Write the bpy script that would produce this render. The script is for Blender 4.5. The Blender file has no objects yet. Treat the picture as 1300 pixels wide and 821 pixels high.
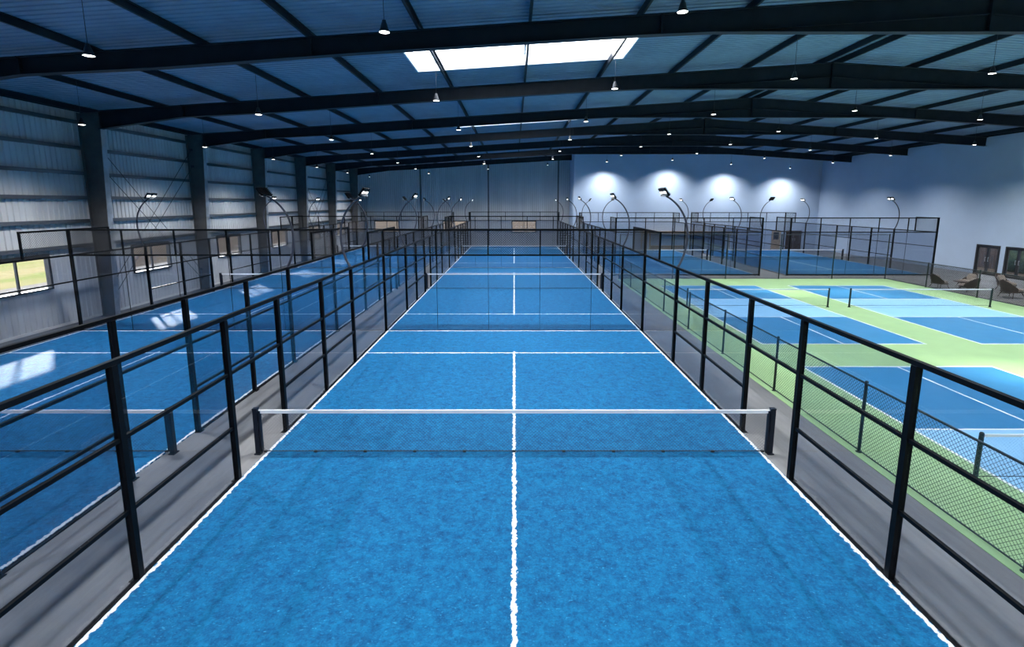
import bpy, math, random
from mathutils import Vector, Matrix
random.seed(7)
S = bpy.context.scene
COL = S.collection

# ------------------------------------------------------------------ camera
W_PX, H_PX = 1300, 821
F_PX, PITCH, CAM_H, CAM_Y = 650.919, 0.16406, 4.970, -9.654
cam_d = bpy.data.cameras.new('camera')
cam = bpy.data.objects.new('camera', cam_d); COL.objects.link(cam)
cam.location = (0, CAM_Y, CAM_H)
cam.rotation_euler = (math.pi/2 - PITCH, 0, 0)
cam_d.sensor_fit = 'HORIZONTAL'; cam_d.sensor_width = 36.0
cam_d.lens = 36.0*F_PX/W_PX
cam_d.shift_x = -(652.7 - W_PX/2)/W_PX
cam_d.shift_y = -(H_PX/2 - 365.5)/W_PX
cam_d.clip_start = 0.05; cam_d.clip_end = 600
S.camera = cam

# ------------------------------------------------------------------ world, sun, exposure
wd = bpy.data.worlds.new('sky'); S.world = wd; wd.use_nodes = True
nt = wd.node_tree; nt.nodes.clear()
bgn = nt.nodes.new('ShaderNodeBackground'); wo = nt.nodes.new('ShaderNodeOutputWorld')
bgn.inputs[0].default_value = (0.80, 0.88, 1.0, 1); bgn.inputs[1].default_value = 9.0
nt.links.new(bgn.outputs[0], wo.inputs[0])
SUN_DIR = Vector((1.0, -1.14, -0.61))
sd = bpy.data.lights.new('sun', 'SUN'); sd.energy = 21.0; sd.angle = math.radians(2.0); sd.color = (1.0, 0.93, 0.80)
sun = bpy.data.objects.new('sun', sd); COL.objects.link(sun)
sun.rotation_euler = SUN_DIR.to_track_quat('-Z', 'Y').to_euler(); sun.location = (-40, 60, 30)
LAMP_W = 2400.0
LAMP_COL = (0.93, 0.96, 1.0)
S.view_settings.view_transform = 'Standard'; S.view_settings.look = 'None'
S.view_settings.exposure = 0.0; S.view_settings.gamma = 1.0; S.view_settings.use_curve_mapping = False
cy = S.cycles
cy.use_denoising = True
cy.max_bounces = 8; cy.diffuse_bounces = 4; cy.glossy_bounces = 3; cy.transparent_max_bounces = 40
cy.transmission_bounces = 2; cy.caustics_reflective = False; cy.caustics_refractive = False
cy.sample_clamp_indirect = 6.0

# ------------------------------------------------------------------ node helpers
def nmat(name):
    m = bpy.data.materials.new(name); m.use_nodes = True
    n = m.node_tree; b = n.nodes['Principled BSDF']; return m, n, b
def math_n(n, op, a, b=None, c=None, clamp=False):
    x = n.nodes.new('ShaderNodeMath'); x.operation = op; x.use_clamp = clamp
    for i, v in enumerate((a, b, c)):
        if v is None: continue
        if isinstance(v, (int, float)): x.inputs[i].default_value = v
        else: n.links.new(v, x.inputs[i])
    return x.outputs[0]
def mixc(n, f, a, b):
    x = n.nodes.new('ShaderNodeMix'); x.data_type = 'RGBA'
    for i, v in ((0, f), (6, a), (7, b)):
        if isinstance(v, (int, float)): x.inputs[i].default_value = v
        elif isinstance(v, tuple): x.inputs[i].default_value = (*v, 1)
        else: n.links.new(v, x.inputs[i])
    return x.outputs[2]
def coords(n, scale=None):
    tc = n.nodes.new('ShaderNodeTexCoord')
    if scale is None: return tc.outputs['Object']
    mp = n.nodes.new('ShaderNodeMapping'); mp.inputs['Scale'].default_value = scale
    n.links.new(tc.outputs['Object'], mp.inputs['Vector']); return mp.outputs[0]
def noise(n, vec, scale, detail=3.0, rough=0.55):
    x = n.nodes.new('ShaderNodeTexNoise'); x.inputs['Scale'].default_value = scale
    x.inputs['Detail'].default_value = detail; x.inputs['Roughness'].default_value = rough
    n.links.new(vec, x.inputs['Vector']); return x.outputs[0]
def rng(n, v, a, b, lo=0.0, hi=1.0):
    x = n.nodes.new('ShaderNodeMapRange'); n.links.new(v, x.inputs[0])
    for i, q in enumerate((a, b, lo, hi)): x.inputs[i+1].default_value = q
    return x.outputs[0]
def bump(n, b, h, strength, dist):
    x = n.nodes.new('ShaderNodeBump'); x.inputs['Strength'].default_value = strength; x.inputs['Distance'].default_value = dist
    n.links.new(h, x.inputs['Height']); n.links.new(x.outputs[0], b.inputs['Normal'])
def simple(name, col, rough=0.5, metal=0.0, var=0.12, scale=6.0, stretch=None, bmp=0.0, spec=0.5):
    m, n, b = nmat(name)
    v = coords(n, stretch)
    f = noise(n, v, scale)
    lo = tuple(c*(1-var) for c in col); hi = tuple(min(1, c*(1+var)) for c in col)
    n.links.new(mixc(n, rng(n, f, 0.3, 0.7), lo, hi), b.inputs['Base Color'])
    b.inputs['Roughness'].default_value = rough; b.inputs['Metallic'].default_value = metal; b.inputs['Specular IOR Level'].default_value = spec
    if bmp: bump(n, b, f, bmp, 0.01)
    return m
def emis(name, col, st):
    m = bpy.data.materials.new(name); m.use_nodes = True; n = m.node_tree; n.nodes.clear()
    e = n.nodes.new('ShaderNodeEmission'); o = n.nodes.new('ShaderNodeOutputMaterial')
    e.inputs[0].default_value = (*col, 1); e.inputs[1].default_value = st
    n.links.new(e.outputs[0], o.inputs[0]); m.cycles.emission_sampling = 'NONE'; return m
def glass(name, tint, refl=0.9, rough=0.0, ior=1.45):
    m = bpy.data.materials.new(name); m.use_nodes = True; n = m.node_tree; n.nodes.clear()
    t = n.nodes.new('ShaderNodeBsdfTransparent'); t.inputs[0].default_value = (*tint, 1)
    g = n.nodes.new('ShaderNodeBsdfGlossy'); g.inputs['Roughness'].default_value = rough
    g.inputs[0].default_value = (refl, refl, refl, 1)
    fr = n.nodes.new('ShaderNodeFresnel'); fr.inputs[0].default_value = ior
    # the back faces of the thin pane see the same air-to-glass ratio as the front
    geo = n.nodes.new('ShaderNodeNewGeometry')
    io = math_n(n, 'ADD', ior, math_n(n, 'MULTIPLY', geo.outputs['Backfacing'], 1/ior - ior))
    n.links.new(io, fr.inputs[0])
    mx = n.nodes.new('ShaderNodeMixShader'); o = n.nodes.new('ShaderNodeOutputMaterial')
    n.links.new(math_n(n, 'MULTIPLY', fr.outputs[0], 0.6), mx.inputs[0])
    n.links.new(t.outputs[0], mx.inputs[1]); n.links.new(g.outputs[0], mx.inputs[2])
    n.links.new(mx.outputs[0], o.inputs[0]); return m

# ------------------------------------------------------------------ materials
def turf_mat():
    m, n, b = nmat('blue_turf')
    v = coords(n)
    sep = n.nodes.new('ShaderNodeSeparateXYZ')
    # tufts break up the painted lines
    nz = n.nodes.new('ShaderNodeTexNoise'); nz.inputs['Scale'].default_value = 11; nz.inputs['Detail'].default_value = 4; nz.inputs['Roughness'].default_value = 0.75
    n.links.new(v, nz.inputs['Vector'])
    vm = n.nodes.new('ShaderNodeVectorMath'); vm.operation = 'MULTIPLY_ADD'
    n.links.new(nz.outputs['Color'], vm.inputs[0]); vm.inputs[1].default_value = (0.17,)*3
    sub = n.nodes.new('ShaderNodeVectorMath'); sub.operation = 'SUBTRACT'; n.links.new(v, sub.inputs[0]); sub.inputs[1].default_value = (0.085,)*3
    n.links.new(sub.outputs[0], vm.inputs[2]); n.links.new(vm.outputs[0], sep.inputs[0])
    ax = math_n(n, 'ABSOLUTE', sep.outputs[0]); ay = math_n(n, 'ABSOLUTE', sep.outputs[1])
    def near(c, at, w):
        d = math_n(n, 'ABSOLUTE', math_n(n, 'SUBTRACT', c, at)); return math_n(n, 'LESS_THAN', d, w)
    l1 = near(ay, 6.95, 0.034); l2 = near(ax, 4.955, 0.030); l3 = near(ay, 9.95, 0.036)
    l4 = math_n(n, 'MULTIPLY', math_n(n, 'LESS_THAN', ax, 0.030), math_n(n, 'LESS_THAN', ay, 7.12))
    mk = math_n(n, 'MAXIMUM', math_n(n, 'MAXIMUM', l1, l2), math_n(n, 'MAXIMUM', l3, l4))
    clump = noise(n, v, 5.0, 6, 0.75); fine = noise(n, v, 16.0, 6, 0.8); spark = noise(n, coords(n, (1, 2.2, 1)), 17.0, 4, 0.8)
    f = math_n(n, 'ADD', math_n(n, 'MULTIPLY', clump, 0.45), math_n(n, 'MULTIPLY', fine, 0.55))
    c1 = mixc(n, rng(n, f, 0.38, 0.62), (0.0004, 0.050, 0.150), (0.003, 0.172, 0.375))
    c2 = mixc(n, rng(n, spark, 0.60, 0.74), c1, (0.08, 0.42, 0.72))
    lc = mixc(n, rng(n, fine, 0.3, 0.7), (0.62, 0.66, 0.70), (0.92, 0.94, 0.95))
    n.links.new(mixc(n, mk, c2, lc), b.inputs['Base Color'])
    b.inputs['Roughness'].default_value = 0.6
    b.inputs['Specular IOR Level'].default_value = 0.15
    b.inputs['Sheen Weight'].default_value = 0.08; b.inputs['Sheen Roughness'].default_value = 0.35; b.inputs['Sheen Tint'].default_value = (0.25, 0.62, 1.0, 1)
    bump(n, b, f, 0.9, 0.05)
    return m
def court_mat():
    m, n, b = nmat('pickleball_acrylic')
    v = coords(n); sep = n.nodes.new('ShaderNodeSeparateXYZ'); n.links.new(v, sep.inputs[0])
    ax = math_n(n, 'ABSOLUTE', sep.outputs[0]); ay = math_n(n, 'ABSOLUTE', sep.outputs[1])
    kit = math_n(n, 'LESS_THAN', ay, 2.13)
    def near(c, at, w):
        return math_n(n, 'LESS_THAN', math_n(n, 'ABSOLUTE', math_n(n, 'SUBTRACT', c, at)), w)
    l = math_n(n, 'MAXIMUM', near(ax, 2.92, 0.031), near(ay, 6.56, 0.031))
    l = math_n(n, 'MAXIMUM', l, near(ay, 2.13, 0.028))
    l = math_n(n, 'MAXIMUM', l, math_n(n, 'MULTIPLY', near(ax, 0.0, 0.028), math_n(n, 'GREATER_THAN', ay, 2.13)))
    f = noise(n, v, 1.4, 4); g = noise(n, v, 60, 2)
    blue = mixc(n, rng(n, f, 0.3, 0.7), (0.030, 0.185, 0.37), (0.040, 0.215, 0.42))
    lb = mixc(n, rng(n, f, 0.3, 0.7), (0.24, 0.50, 0.74), (0.27, 0.54, 0.78))
    n.links.new(mixc(n, l, mixc(n, kit, blue, lb), (0.85, 0.87, 0.88)), b.inputs['Base Color'])
    b.inputs['Roughness'].default_value = 0.30; bump(n, b, g, 0.10, 0.002)
    return m
def concrete_mat():
    m, n, b = nmat('grey_concrete_floor')
    v = coords(n); f = noise(n, v, 0.8, 5, 0.6); g = noise(n, coords(n, (6, 0.7, 1)), 1.5, 4, 0.6); h = noise(n, v, 45, 3)
    t = math_n(n, 'ADD', math_n(n, 'MULTIPLY', f, 0.5), math_n(n, 'MULTIPLY', g, 0.5))
    n.links.new(mixc(n, rng(n, t, 0.35, 0.65), (0.125, 0.125, 0.130), (0.19, 0.187, 0.185)), b.inputs['Base Color'])
    n.links.new(rng(n, f, 0.3, 0.7, 0.32, 0.5), b.inputs['Roughness'])
    bump(n, b, h, 0.12, 0.003); return m
def field_mat():
    m, n, b = nmat('outdoor_ground')
    v = coords(n, (1, 0.25, 1)); f = noise(n, v, 0.25, 4, 0.6)
    sp = n.nodes.new('ShaderNodeSeparateXYZ'); n.links.new(coords(n), sp.inputs[0])
    grassy = mixc(n, rng(n, f, 0.42, 0.58), (0.185, 0.150, 0.075), (0.135, 0.138, 0.050))
    earth = mixc(n, rng(n, f, 0.42, 0.58), (0.052, 0.041, 0.032), (0.044, 0.034, 0.026))
    edge = math_n(n, 'MULTIPLY_ADD', sp.outputs[0], 1.24, sp.outputs[1])
    n.links.new(mixc(n, rng(n, edge, -11.0, -8.5), grassy, earth), b.inputs['Base Color'])
    b.inputs['Roughness'].default_value = 0.95; b.inputs['Specular IOR Level'].default_value = 0.0; return m
M = dict(
    turf=turf_mat(), court=court_mat(), concrete=concrete_mat(), field=field_mat(),
    green=simple('green_acrylic', (0.30, 0.47, 0.215), 0.34, var=0.06, scale=1.1),
    frame=simple('black_powder_coat', (0.0025, 0.003, 0.004), 0.5, var=0.3, scale=9, spec=0.12),
    wire=simple('dark_coated_wire', (0.004, 0.004, 0.005), 0.6),
    greenwire=simple('dark_green_coated_wire', (0.006, 0.018, 0.020), 0.5),
    steel=simple('dark_painted_steel', (0.017, 0.022, 0.030), 0.55, var=0.2, scale=2, spec=0.2),
    column=simple('charcoal_column_steel', (0.11, 0.108, 0.105), 0.5, var=0.2, scale=2),
    flange=simple('pale_metal_and_lit_flange', (0.45, 0.46, 0.47), 0.4, 0.3, var=0.2, scale=3),  # handles and brackets; on columns the pale tone paints in lamplight
    girt=simple('galvanised_girt', (0.16, 0.175, 0.19), 0.38, 0.6, var=0.35, scale=0.6, stretch=(1, 0.4, 1)),
    clad=simple('grey_metal_cladding', (0.62, 0.62, 0.62), 0.5, var=0.10, scale=1.2, stretch=(1, 1, 0.15)),
    roof=simple('grey_roof_sheet', (0.20, 0.285, 0.39), 0.5, var=0.12, scale=1.0),
    plaster=simple('pale_blue_plaster', (0.50, 0.60, 0.74), 0.8, var=0.03, scale=0.8),
    pole=simple('violet_grey_pole_paint', (0.055, 0.058, 0.080), 0.4, var=0.15),
    band=simple('white_net_tape', (0.88, 0.88, 0.88), 0.7, var=0.03),
    net=simple('black_net_cord', (0.02, 0.022, 0.025), 0.7),
    netpost=simple('dark_net_post', (0.008, 0.012, 0.022), 0.4, spec=0.2),
    sill=simple('white_sill', (0.75, 0.73, 0.70), 0.5, var=0.03),
    winframe=simple('dark_window_frame', (0.03, 0.03, 0.033), 0.4),
    whiteframe=simple('white_skylight_kerb', (0.75, 0.76, 0.78), 0.5, var=0.03),
    wood=simple('warm_timber', (0.50, 0.36, 0.24), 0.5, var=0.25, scale=4, stretch=(1, 1, 6)),
    walnut=simple('brown_woven_shell', (0.050, 0.024, 0.014), 0.55, var=0.35, scale=14, bmp=0.4),
    cushion=simple('taupe_cushion_fabric', (0.36, 0.30, 0.25), 0.9, var=0.15, scale=20, bmp=0.2),
    leg=simple('dark_chair_leg', (0.05, 0.035, 0.03), 0.5),
    hedge=simple('green_hedge_leaves', (0.03, 0.042, 0.017), 0.9, var=0.5, scale=5, bmp=0.8),
    fencewood=simple('brown_outdoor_boards', (0.035, 0.018, 0.011), 0.8, var=0.4, scale=3),
    paving=simple('pale_paving', (0.15, 0.13, 0.11), 0.9, var=0.08, scale=1, spec=0.0),
    pane_clear=glass('clear_court_glass', (0.87, 0.885, 0.91), 0.85),
    pane=glass('tinted_court_glass', (0.80, 0.82, 0.855), 0.85),
    clear=glass('clear_window_glass', (0.95, 0.96, 0.97), 0.8),
    lampglow=emis('lamp_glow', (1, 0.98, 0.95), 9.0),
    ledglow=emis('floodlight_glow', (1, 1, 1), 7.0),
    lampbody=simple('black_lamp_housing', (0.02, 0.02, 0.022), 0.4),
    cable=simple('grey_cable', (0.05, 0.055, 0.06), 0.6),
)

# ------------------------------------------------------------------ mesh builder
class MB:
    def __init__(s): s.v = []; s.f = []; s.mi = []; s.sm = []
    def add(s, vs, fs, mi=0, sm=False):
        o = len(s.v); s.v += [tuple(p) for p in vs]
        for f in fs: s.f.append([i+o for i in f]); s.mi.append(mi); s.sm.append(sm)
        return s
    def box(s, x0, x1, y0, y1, z0, z1, mi=0, bev=0.0):
        if x1 < x0: x0, x1 = x1, x0
        if y1 < y0: y0, y1 = y1, y0
        if z1 < z0: z0, z1 = z1, z0
        return s.add([(x0,y0,z0),(x1,y0,z0),(x1,y1,z0),(x0,y1,z0),(x0,y0,z1),(x1,y0,z1),(x1,y1,z1),(x0,y1,z1)],
              [(0,3,2,1),(4,5,6,7),(0,1,5,4),(1,2,6,5),(2,3,7,6),(3,0,4,7)], mi)
    def bar(s, a, b, w, h=None, mi=0, n=4, sm=False, up=Vector((0,0,1))):
        a, b = Vector(a), Vector(b); d = (b-a).normalized(); h = h or w
        if abs(d.dot(up)) > 0.99: up = Vector((0,1,0))
        r = d.cross(up).normalized(); u = r.cross(d)
        vs = []
        for p in (a, b):
            for k in range(n):
                an = 2*math.pi*(k+0.5)/n; q = math.sqrt(2) if n == 4 else 1
                vs.append(p + r*math.cos(an)*w/2*q + u*math.sin(an)*h/2*q)
        fs = [(k, (k+1)%n, n+(k+1)%n, n+k) for k in range(n)] + [tuple(range(n-1,-1,-1)), tuple(range(n, 2*n))]
        return s.add(vs, fs, mi, sm)
    def tube(s, pts, rads, n=8, mi=0):
        pts = [Vector(p) for p in pts]; N = len(pts); vs = []
        ref = Vector((0,1,0.01)).normalized()
        for i, p in enumerate(pts):
            d = (pts[min(i+1,N-1)] - pts[max(i-1,0)]).normalized()
            r = d.cross(ref)
            if r.length < 1e-3: r = d.cross(Vector((1,0,0)))
            r.normalize(); u = r.cross(d)
            R = rads[i] if isinstance(rads, (list,tuple)) else rads
            for k in range(n):
                an = 2*math.pi*k/n; vs.append(p + (r*math.cos(an)+u*math.sin(an))*R)
        fs = []
        for i in range(N-1):
            for k in range(n): fs.append((i*n+k, i*n+(k+1)%n, (i+1)*n+(k+1)%n, (i+1)*n+k))
        fs += [tuple(range(n-1,-1,-1)), tuple(range((N-1)*n, N*n))]
        return s.add(vs, fs, mi, True)
    def lathe(s, prof, n=20, c=(0,0,0), mi=0):
        vs = []; fs = []
        for r, z in prof:
            for k in range(n):
                a = 2*math.pi*k/n; vs.append((c[0]+r*math.cos(a), c[1]+r*math.sin(a), c[2]+z))
        for i in range(len(prof)-1):
            for k in range(n): fs.append((i*n+k, i*n+(k+1)%n, (i+1)*n+(k+1)%n, (i+1)*n+k))
        fs += [tuple(range(n-1,-1,-1)), tuple(range((len(prof)-1)*n, len(prof)*n))]
        return s.add(vs, fs, mi, True)
    def prism(s, poly, axis, a, b, mi=0):
        # poly of 2-D points extruded along an axis between a and b
        def P(p, t):
            return (t, p[0], p[1]) if axis == 0 else ((p[0], t, p[1]) if axis == 1 else (p[0], p[1], t))
        n = len(poly); vs = [P(p, a) for p in poly] + [P(p, b) for p in poly]
        fs = [(k, (k+1)%n, n+(k+1)%n, n+k) for k in range(n)] + [tuple(range(n-1,-1,-1)), tuple(range(n, 2*n))]
        return s.add(vs, fs, mi)
    def mesh(s, name, mats):
        me = bpy.data.meshes.new(name); me.from_pydata(s.v, [], s.f)
        for m in (mats if isinstance(mats, (list, tuple)) else [mats]): me.materials.append(m)
        me.polygons.foreach_set('material_index', s.mi); me.polygons.foreach_set('use_smooth', s.sm)
        me.update()
        import bmesh
        bm = bmesh.new(); bm.from_mesh(me); bmesh.ops.recalc_face_normals(bm, faces=bm.faces); bm.to_mesh(me); bm.free()
        return me
    def build(s, name, mats, parent=None, loc=None):
        return put(name, s.mesh(name, mats), parent, loc)
def put(name, me, parent=None, loc=None, rz=0):
    o = bpy.data.objects.new(name, me); COL.objects.link(o)
    if parent: o.parent = parent
    if loc: o.location = loc
    if rz: o.rotation_euler = (0,0,rz)
    return o
def tag(o, label, cat, group=None, kind=None):
    if label: o['label'] = label
    if cat: o['category'] = cat
    if group: o['group'] = group
    if kind: o['kind'] = kind
    return o
def thing(name, label, cat, loc=(0,0,0), rz=0, group=None):
    o = bpy.data.objects.new(name, None); COL.objects.link(o); o.location = loc; o.rotation_euler = (0,0,rz)
    o.empty_display_size = 0.2
    return tag(o, label, cat, group)
def struct(o, label, cat):
    return tag(o, label, cat, None, 'structure')
def wiremesh(w, h, pitch, wire, name, mat, n=3):
    """diamond wire netting in the XZ plane, x 0..w, z 0..h"""
    b = MB(); k = 0; c = -h
    while c < w:
        for sgn in (1, -1):
            # line x - c = z (sgn 1) or mirrored
            x0, z0 = (c, 0) if c >= 0 else (0, -c)
            x1 = min(c + h, w); z1 = x1 - c
            if x1 - x0 > 0.004:
                if sgn == 1: p, q = (x0, 0.002, z0), (x1, 0.002, z1)
                else: p, q = (w-x0, -0.002, z0), (w-x1, -0.002, z1)
                b.bar(p, q, wire, wire, n=n, up=Vector((0,1,0)))
        c += pitch
    return b.mesh(name, mat)

# ------------------------------------------------------------------ building shell
XL, XR, YN, YF, YS, XS = -18.5, 33.0, -20.0, 51.2, 46.6, 6.45   # left wall, right wall, near, far clad wall, smooth wall, its left end
RX, RZ, SL = 13.2, 10.71, 0.0625
def top_z(x): return RZ - SL*abs(x-RX)
PUR = 0.22
FRAMES = [5.65 + 7.2*k for k in range(-3, 7)]
BAYS = [5.65 + 7.2*(k+0.5) for k in range(-3, 6)]
SKY_Y = [9.25 + 14.4*k for k in (0, 1, 2)]; SKY_X = (-3.66, 4.13); SKY_HW = 1.55

fl = MB(); fl.box(XL-0.3, XR+0.3, YN-0.3, YF+0.3, -0.3, 0.0)
struct(fl.build('floor', M['concrete']), 'grey concrete hall floor between the courts', 'floor')

def corrugated(p0, p1, z0f, z1f, holes, out, pitch=0.24, depth=0.035, thick=0.012):
    """vertical-rib cladding between plan points p0,p1; holes=[(s0,s1,z0,z1)], out = outward normal"""
    p0, p1 = Vector(p0), Vector(p1); L = (p1-p0).length; d = (p1-p0)/L
    prof = []; s = 0.0
    while s < L:
        for ds, h in ((0, 0), (0.10, 0), (0.125, 1), (0.215, 1)): 
            if s+ds <= L: prof.append((s+ds, h*depth))
        s += pitch
    prof.append((L, 0))
    cuts = sorted({c for h in holes for c in h[:2]})
    def height_at(c):
        for i in range(len(prof)-1):
            if prof[i][0] <= c <= prof[i+1][0]:
                t = (c-prof[i][0])/max(1e-9, prof[i+1][0]-prof[i][0]); return prof[i][1]+t*(prof[i+1][1]-prof[i][1])
        return 0
    prof = sorted(prof + [(c, height_at(c)) for c in cuts])
    b = MB()
    for i in range(len(prof)-1):
        (s0, h0), (s1, h1) = prof[i], prof[i+1]
        if s1-s0 < 1e-6: continue
        mid = (s0+s1)/2; segs = [(z0f(s0), z0f(s1), z1f(s0), z1f(s1))]
        for hs0, hs1, hz0, hz1 in holes:
            if hs0 < mid < hs1:
                segs = [(z0f(s0), z0f(s1), hz0, hz0), (hz1, hz1, z1f(s0), z1f(s1))]
        for za0, za1, zb0, zb1 in segs:
            if zb0-za0 < 0.01: continue
            vs = []
            for o_ in (0, thick):
                for (s_, h_, za, zb) in ((s0, h0, za0, zb0), (s1, h1, za1, zb1)):
                    q = p0 + d*s_ + Vector(out)*(h_+o_)
                    vs += [(q.x, q.y, za), (q.x, q.y, zb)]
            b.add(vs, [(0,2,3,1),(4,5,7,6),(0,1,5,4),(2,6,7,3),(1,3,7,5),(0,4,6,2)])
    return b
WIN_Z = (1.61, 2.94); WIN_HW = 1.36
lw_holes = [(c-WIN_HW-YN, c+WIN_HW-YN, *WIN_Z) for c in BAYS]
roofline = lambda x: top_z(x)+PUR
b = corrugated((XL, YN, 0), (XL, YF, 0), lambda s: 0.0, lambda s: roofline(XL)+0.02, lw_holes, (-1,0,0))
struct(b.build('wall_left', M['clad']), 'grey corrugated metal left wall with a window in every bay', 'wall')
FW = [-15.0, -7.0, 1.15]
fw_holes = [(c-1.42-XL, c+1.42-XL, 1.6, 2.9) for c in FW]
b = corrugated((XL, YF, 0), (XS+0.3, YF, 0), lambda s: 0.0, lambda s: roofline(XL+s), fw_holes, (0,1,0))
struct(b.build('wall_far', M['clad']), 'grey corrugated metal far wall behind the centre courts', 'wall')
for i, x in enumerate((-10.9, -3.0, 5.13)):
    t = MB(); t.box(x-0.05, x+0.05, YF-0.06, YF-0.005, 0, roofline(x)-0.05); t.box(x-0.075, x+0.075, YF-0.075, YF-0.06, 0, roofline(x)-0.05)
    tag(t.build('trim_%d' % (i+1), M['column']), ['left', 'middle', 'right'][i] + ' dark vertical joint post on the corrugated far wall', 'trim', None, 'structure')
# smooth wall: front slab + return to the clad wall
def wall_poly(b, x0, x1, y0, y1):
    pts = [(x0, 0), (x1, 0), (x1, roofline(x1)-0.02)] + ([(RX, roofline(RX)-0.02)] if x0 < RX < x1 else []) + [(x0, roofline(x0)-0.02)]
    b.prism(pts, 1, y0, y1)
b = MB(); wall_poly(b, XS, XR+0.2, YS, YS+0.2)
struct(b.build('wall_back', M['plaster']), 'smooth pale blue plaster wall behind the right-hand blue courts', 'wall')
b = MB(); b.box(XS, XS+0.2, YS+0.2, YF+0.15, 0, roofline(XS)-0.03)
struct(b.build('wall_return', M['plaster']), 'short smooth wall turning back from the pale blue wall', 'wall')
# right wall with door openings (doors d1, d2 visible)
DOORS = [(25.1, 26.9), (22.9, 24.7), (13.4, 15.8), (6.2, 8.6), (-1.0, 1.4)]
DOOR_H = 2.1
b = MB(); ys = sorted(DOORS); cur = YN
for y0, y1 in ys:
    b.box(XR, XR+0.2, cur, y0, 0, roofline(XR)-0.02); b.box(XR, XR+0.2, y0, y1, DOOR_H, roofline(XR)-0.02); cur = y1
b.box(XR, XR+0.2, cur, YS, 0, roofline(XR)-0.02)
struct(b.build('wall_right', M['plaster']), 'smooth pale blue right wall with dark glazed doors', 'wall')
b = MB(); wall_poly(b, XL, XR, YN-0.2, YN)
struct(b.build('wall_near', M['plaster']), 'end wall of the hall behind the viewer', 'wall')
# roof sheet with ribs running down the slope and skylight openings
b = MB(); pitch = 0.25; y = YN
def roof_strip(b, y0, y1, h0, h1, xa, xb):
    za, zb = roofline(xa), roofline(xb)
    vs = []
    for o_ in (0, 0.015):
        vs += [(xa, y0, za+h0+o_), (xa, y1, za+h1+o_), (xb, y1, zb+h1+o_), (xb, y0, zb+h0+o_)]
    b.add(vs, [(0,1,2,3),(7,6,5,4),(0,3,7,4),(1,5,6,2),(0,4,5,1),(3,2,6,7)])
prof = []
while y < YF+0.2:
    prof += [(y, 0), (y+0.16, 0), (y+0.185, 0.04), (y+0.225, 0.04)]; y += pitch
edges = [(c+s_*SKY_HW) for c in SKY_Y for s_ in (-1, 1)]
def hprof(c):
    for i in range(len(prof)-1):
        if prof[i][0] <= c <= prof[i+1][0]:
            t = (c-prof[i][0])/(prof[i+1][0]-prof[i][0]); return prof[i][1]+t*(prof[i+1][1]-prof[i][1])
    return 0
prof = sorted(prof + [(c, hprof(c)) for c in edges])
for i in range(len(prof)-1):
    (y0, h0), (y1, h1) = prof[i], prof[i+1]
    if y1-y0 < 1e-6: continue
    mid = (y0+y1)/2; sk = any(abs(mid-c) < SKY_HW for c in SKY_Y)
    spans = [(XL-0.3, SKY_X[0]), (SKY_X[1], RX)] if sk else [(XL-0.3, RX)]
    for xa, xb in spans + [(RX, XR+0.3)]: roof_strip(b, y0, y1, h0, h1, xa, xb)
struct(b.build('ceiling', M['roof']), 'ribbed metal roof sheeting over the whole hall', 'ceiling')
b = MB(); b.prism([(RX-0.4, roofline(RX-0.4)+0.05), (RX, roofline(RX)+0.05), (RX+0.4, roofline(RX+0.4)+0.05), (RX, roofline(RX)+0.1)], 1, YN, YF)
struct(b.build('trim_4', M['roof']), 'ridge capping along the peak of the roof', 'trim')
# skylights
for i, c in enumerate(SKY_Y):
    w = thing('window_%d' % (20+i), ['long white roof skylight, the one in full view above the centre court',
        'roof skylight hidden behind the third roof frame', 'roof skylight farthest along the roof'][i], 'skylight', (0, c, 0))
    w['kind'] = 'structure'
    k = MB(); x0, x1 = SKY_X; t = 0.05; H = 0.42
    for ya, yb in ((-SKY_HW, -SKY_HW+t), (SKY_HW-t, SKY_HW)):
        k.prism([(x0, roofline(x0)-0.03), (x1, roofline(x1)-0.03), (x1, roofline(x1)+H), (x0, roofline(x0)+H)], 1, ya, yb)
    for xa, xb in ((x0, x0+t), (x1-t, x1)):
        k.box(xa, xb, -SKY_HW, SKY_HW, roofline(xa)-0.03, roofline(xa)+H)
    k.build('kerb', M['whiteframe'], w)
    g = MB(); g.prism([(x0, roofline(x0)+H), (x1, roofline(x1)+H), (x1, roofline(x1)+H+0.02), (x0, roofline(x0)+H+0.02)], 1, -SKY_HW, SKY_HW)
    g.build('skylight_glass', M['clear'], w)
    m_ = MB(); m_.box(0.36, 0.44, -SKY_HW, SKY_HW, roofline(0.4)+H-0.08, roofline(0.4)+H); m_.build('glazing_bar', M['whiteframe'], w)
    pd = bpy.data.lights.new('skylight_portal', 'AREA'); pd.shape = 'RECTANGLE'; pd.size = x1-x0; pd.size_y = 2*SKY_HW; pd.cycles.is_portal = True
    po = bpy.data.objects.new('skylight_portal', pd); COL.objects.link(po); po.location = ((x0+x1)/2, c, roofline(0)+0.35)
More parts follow.
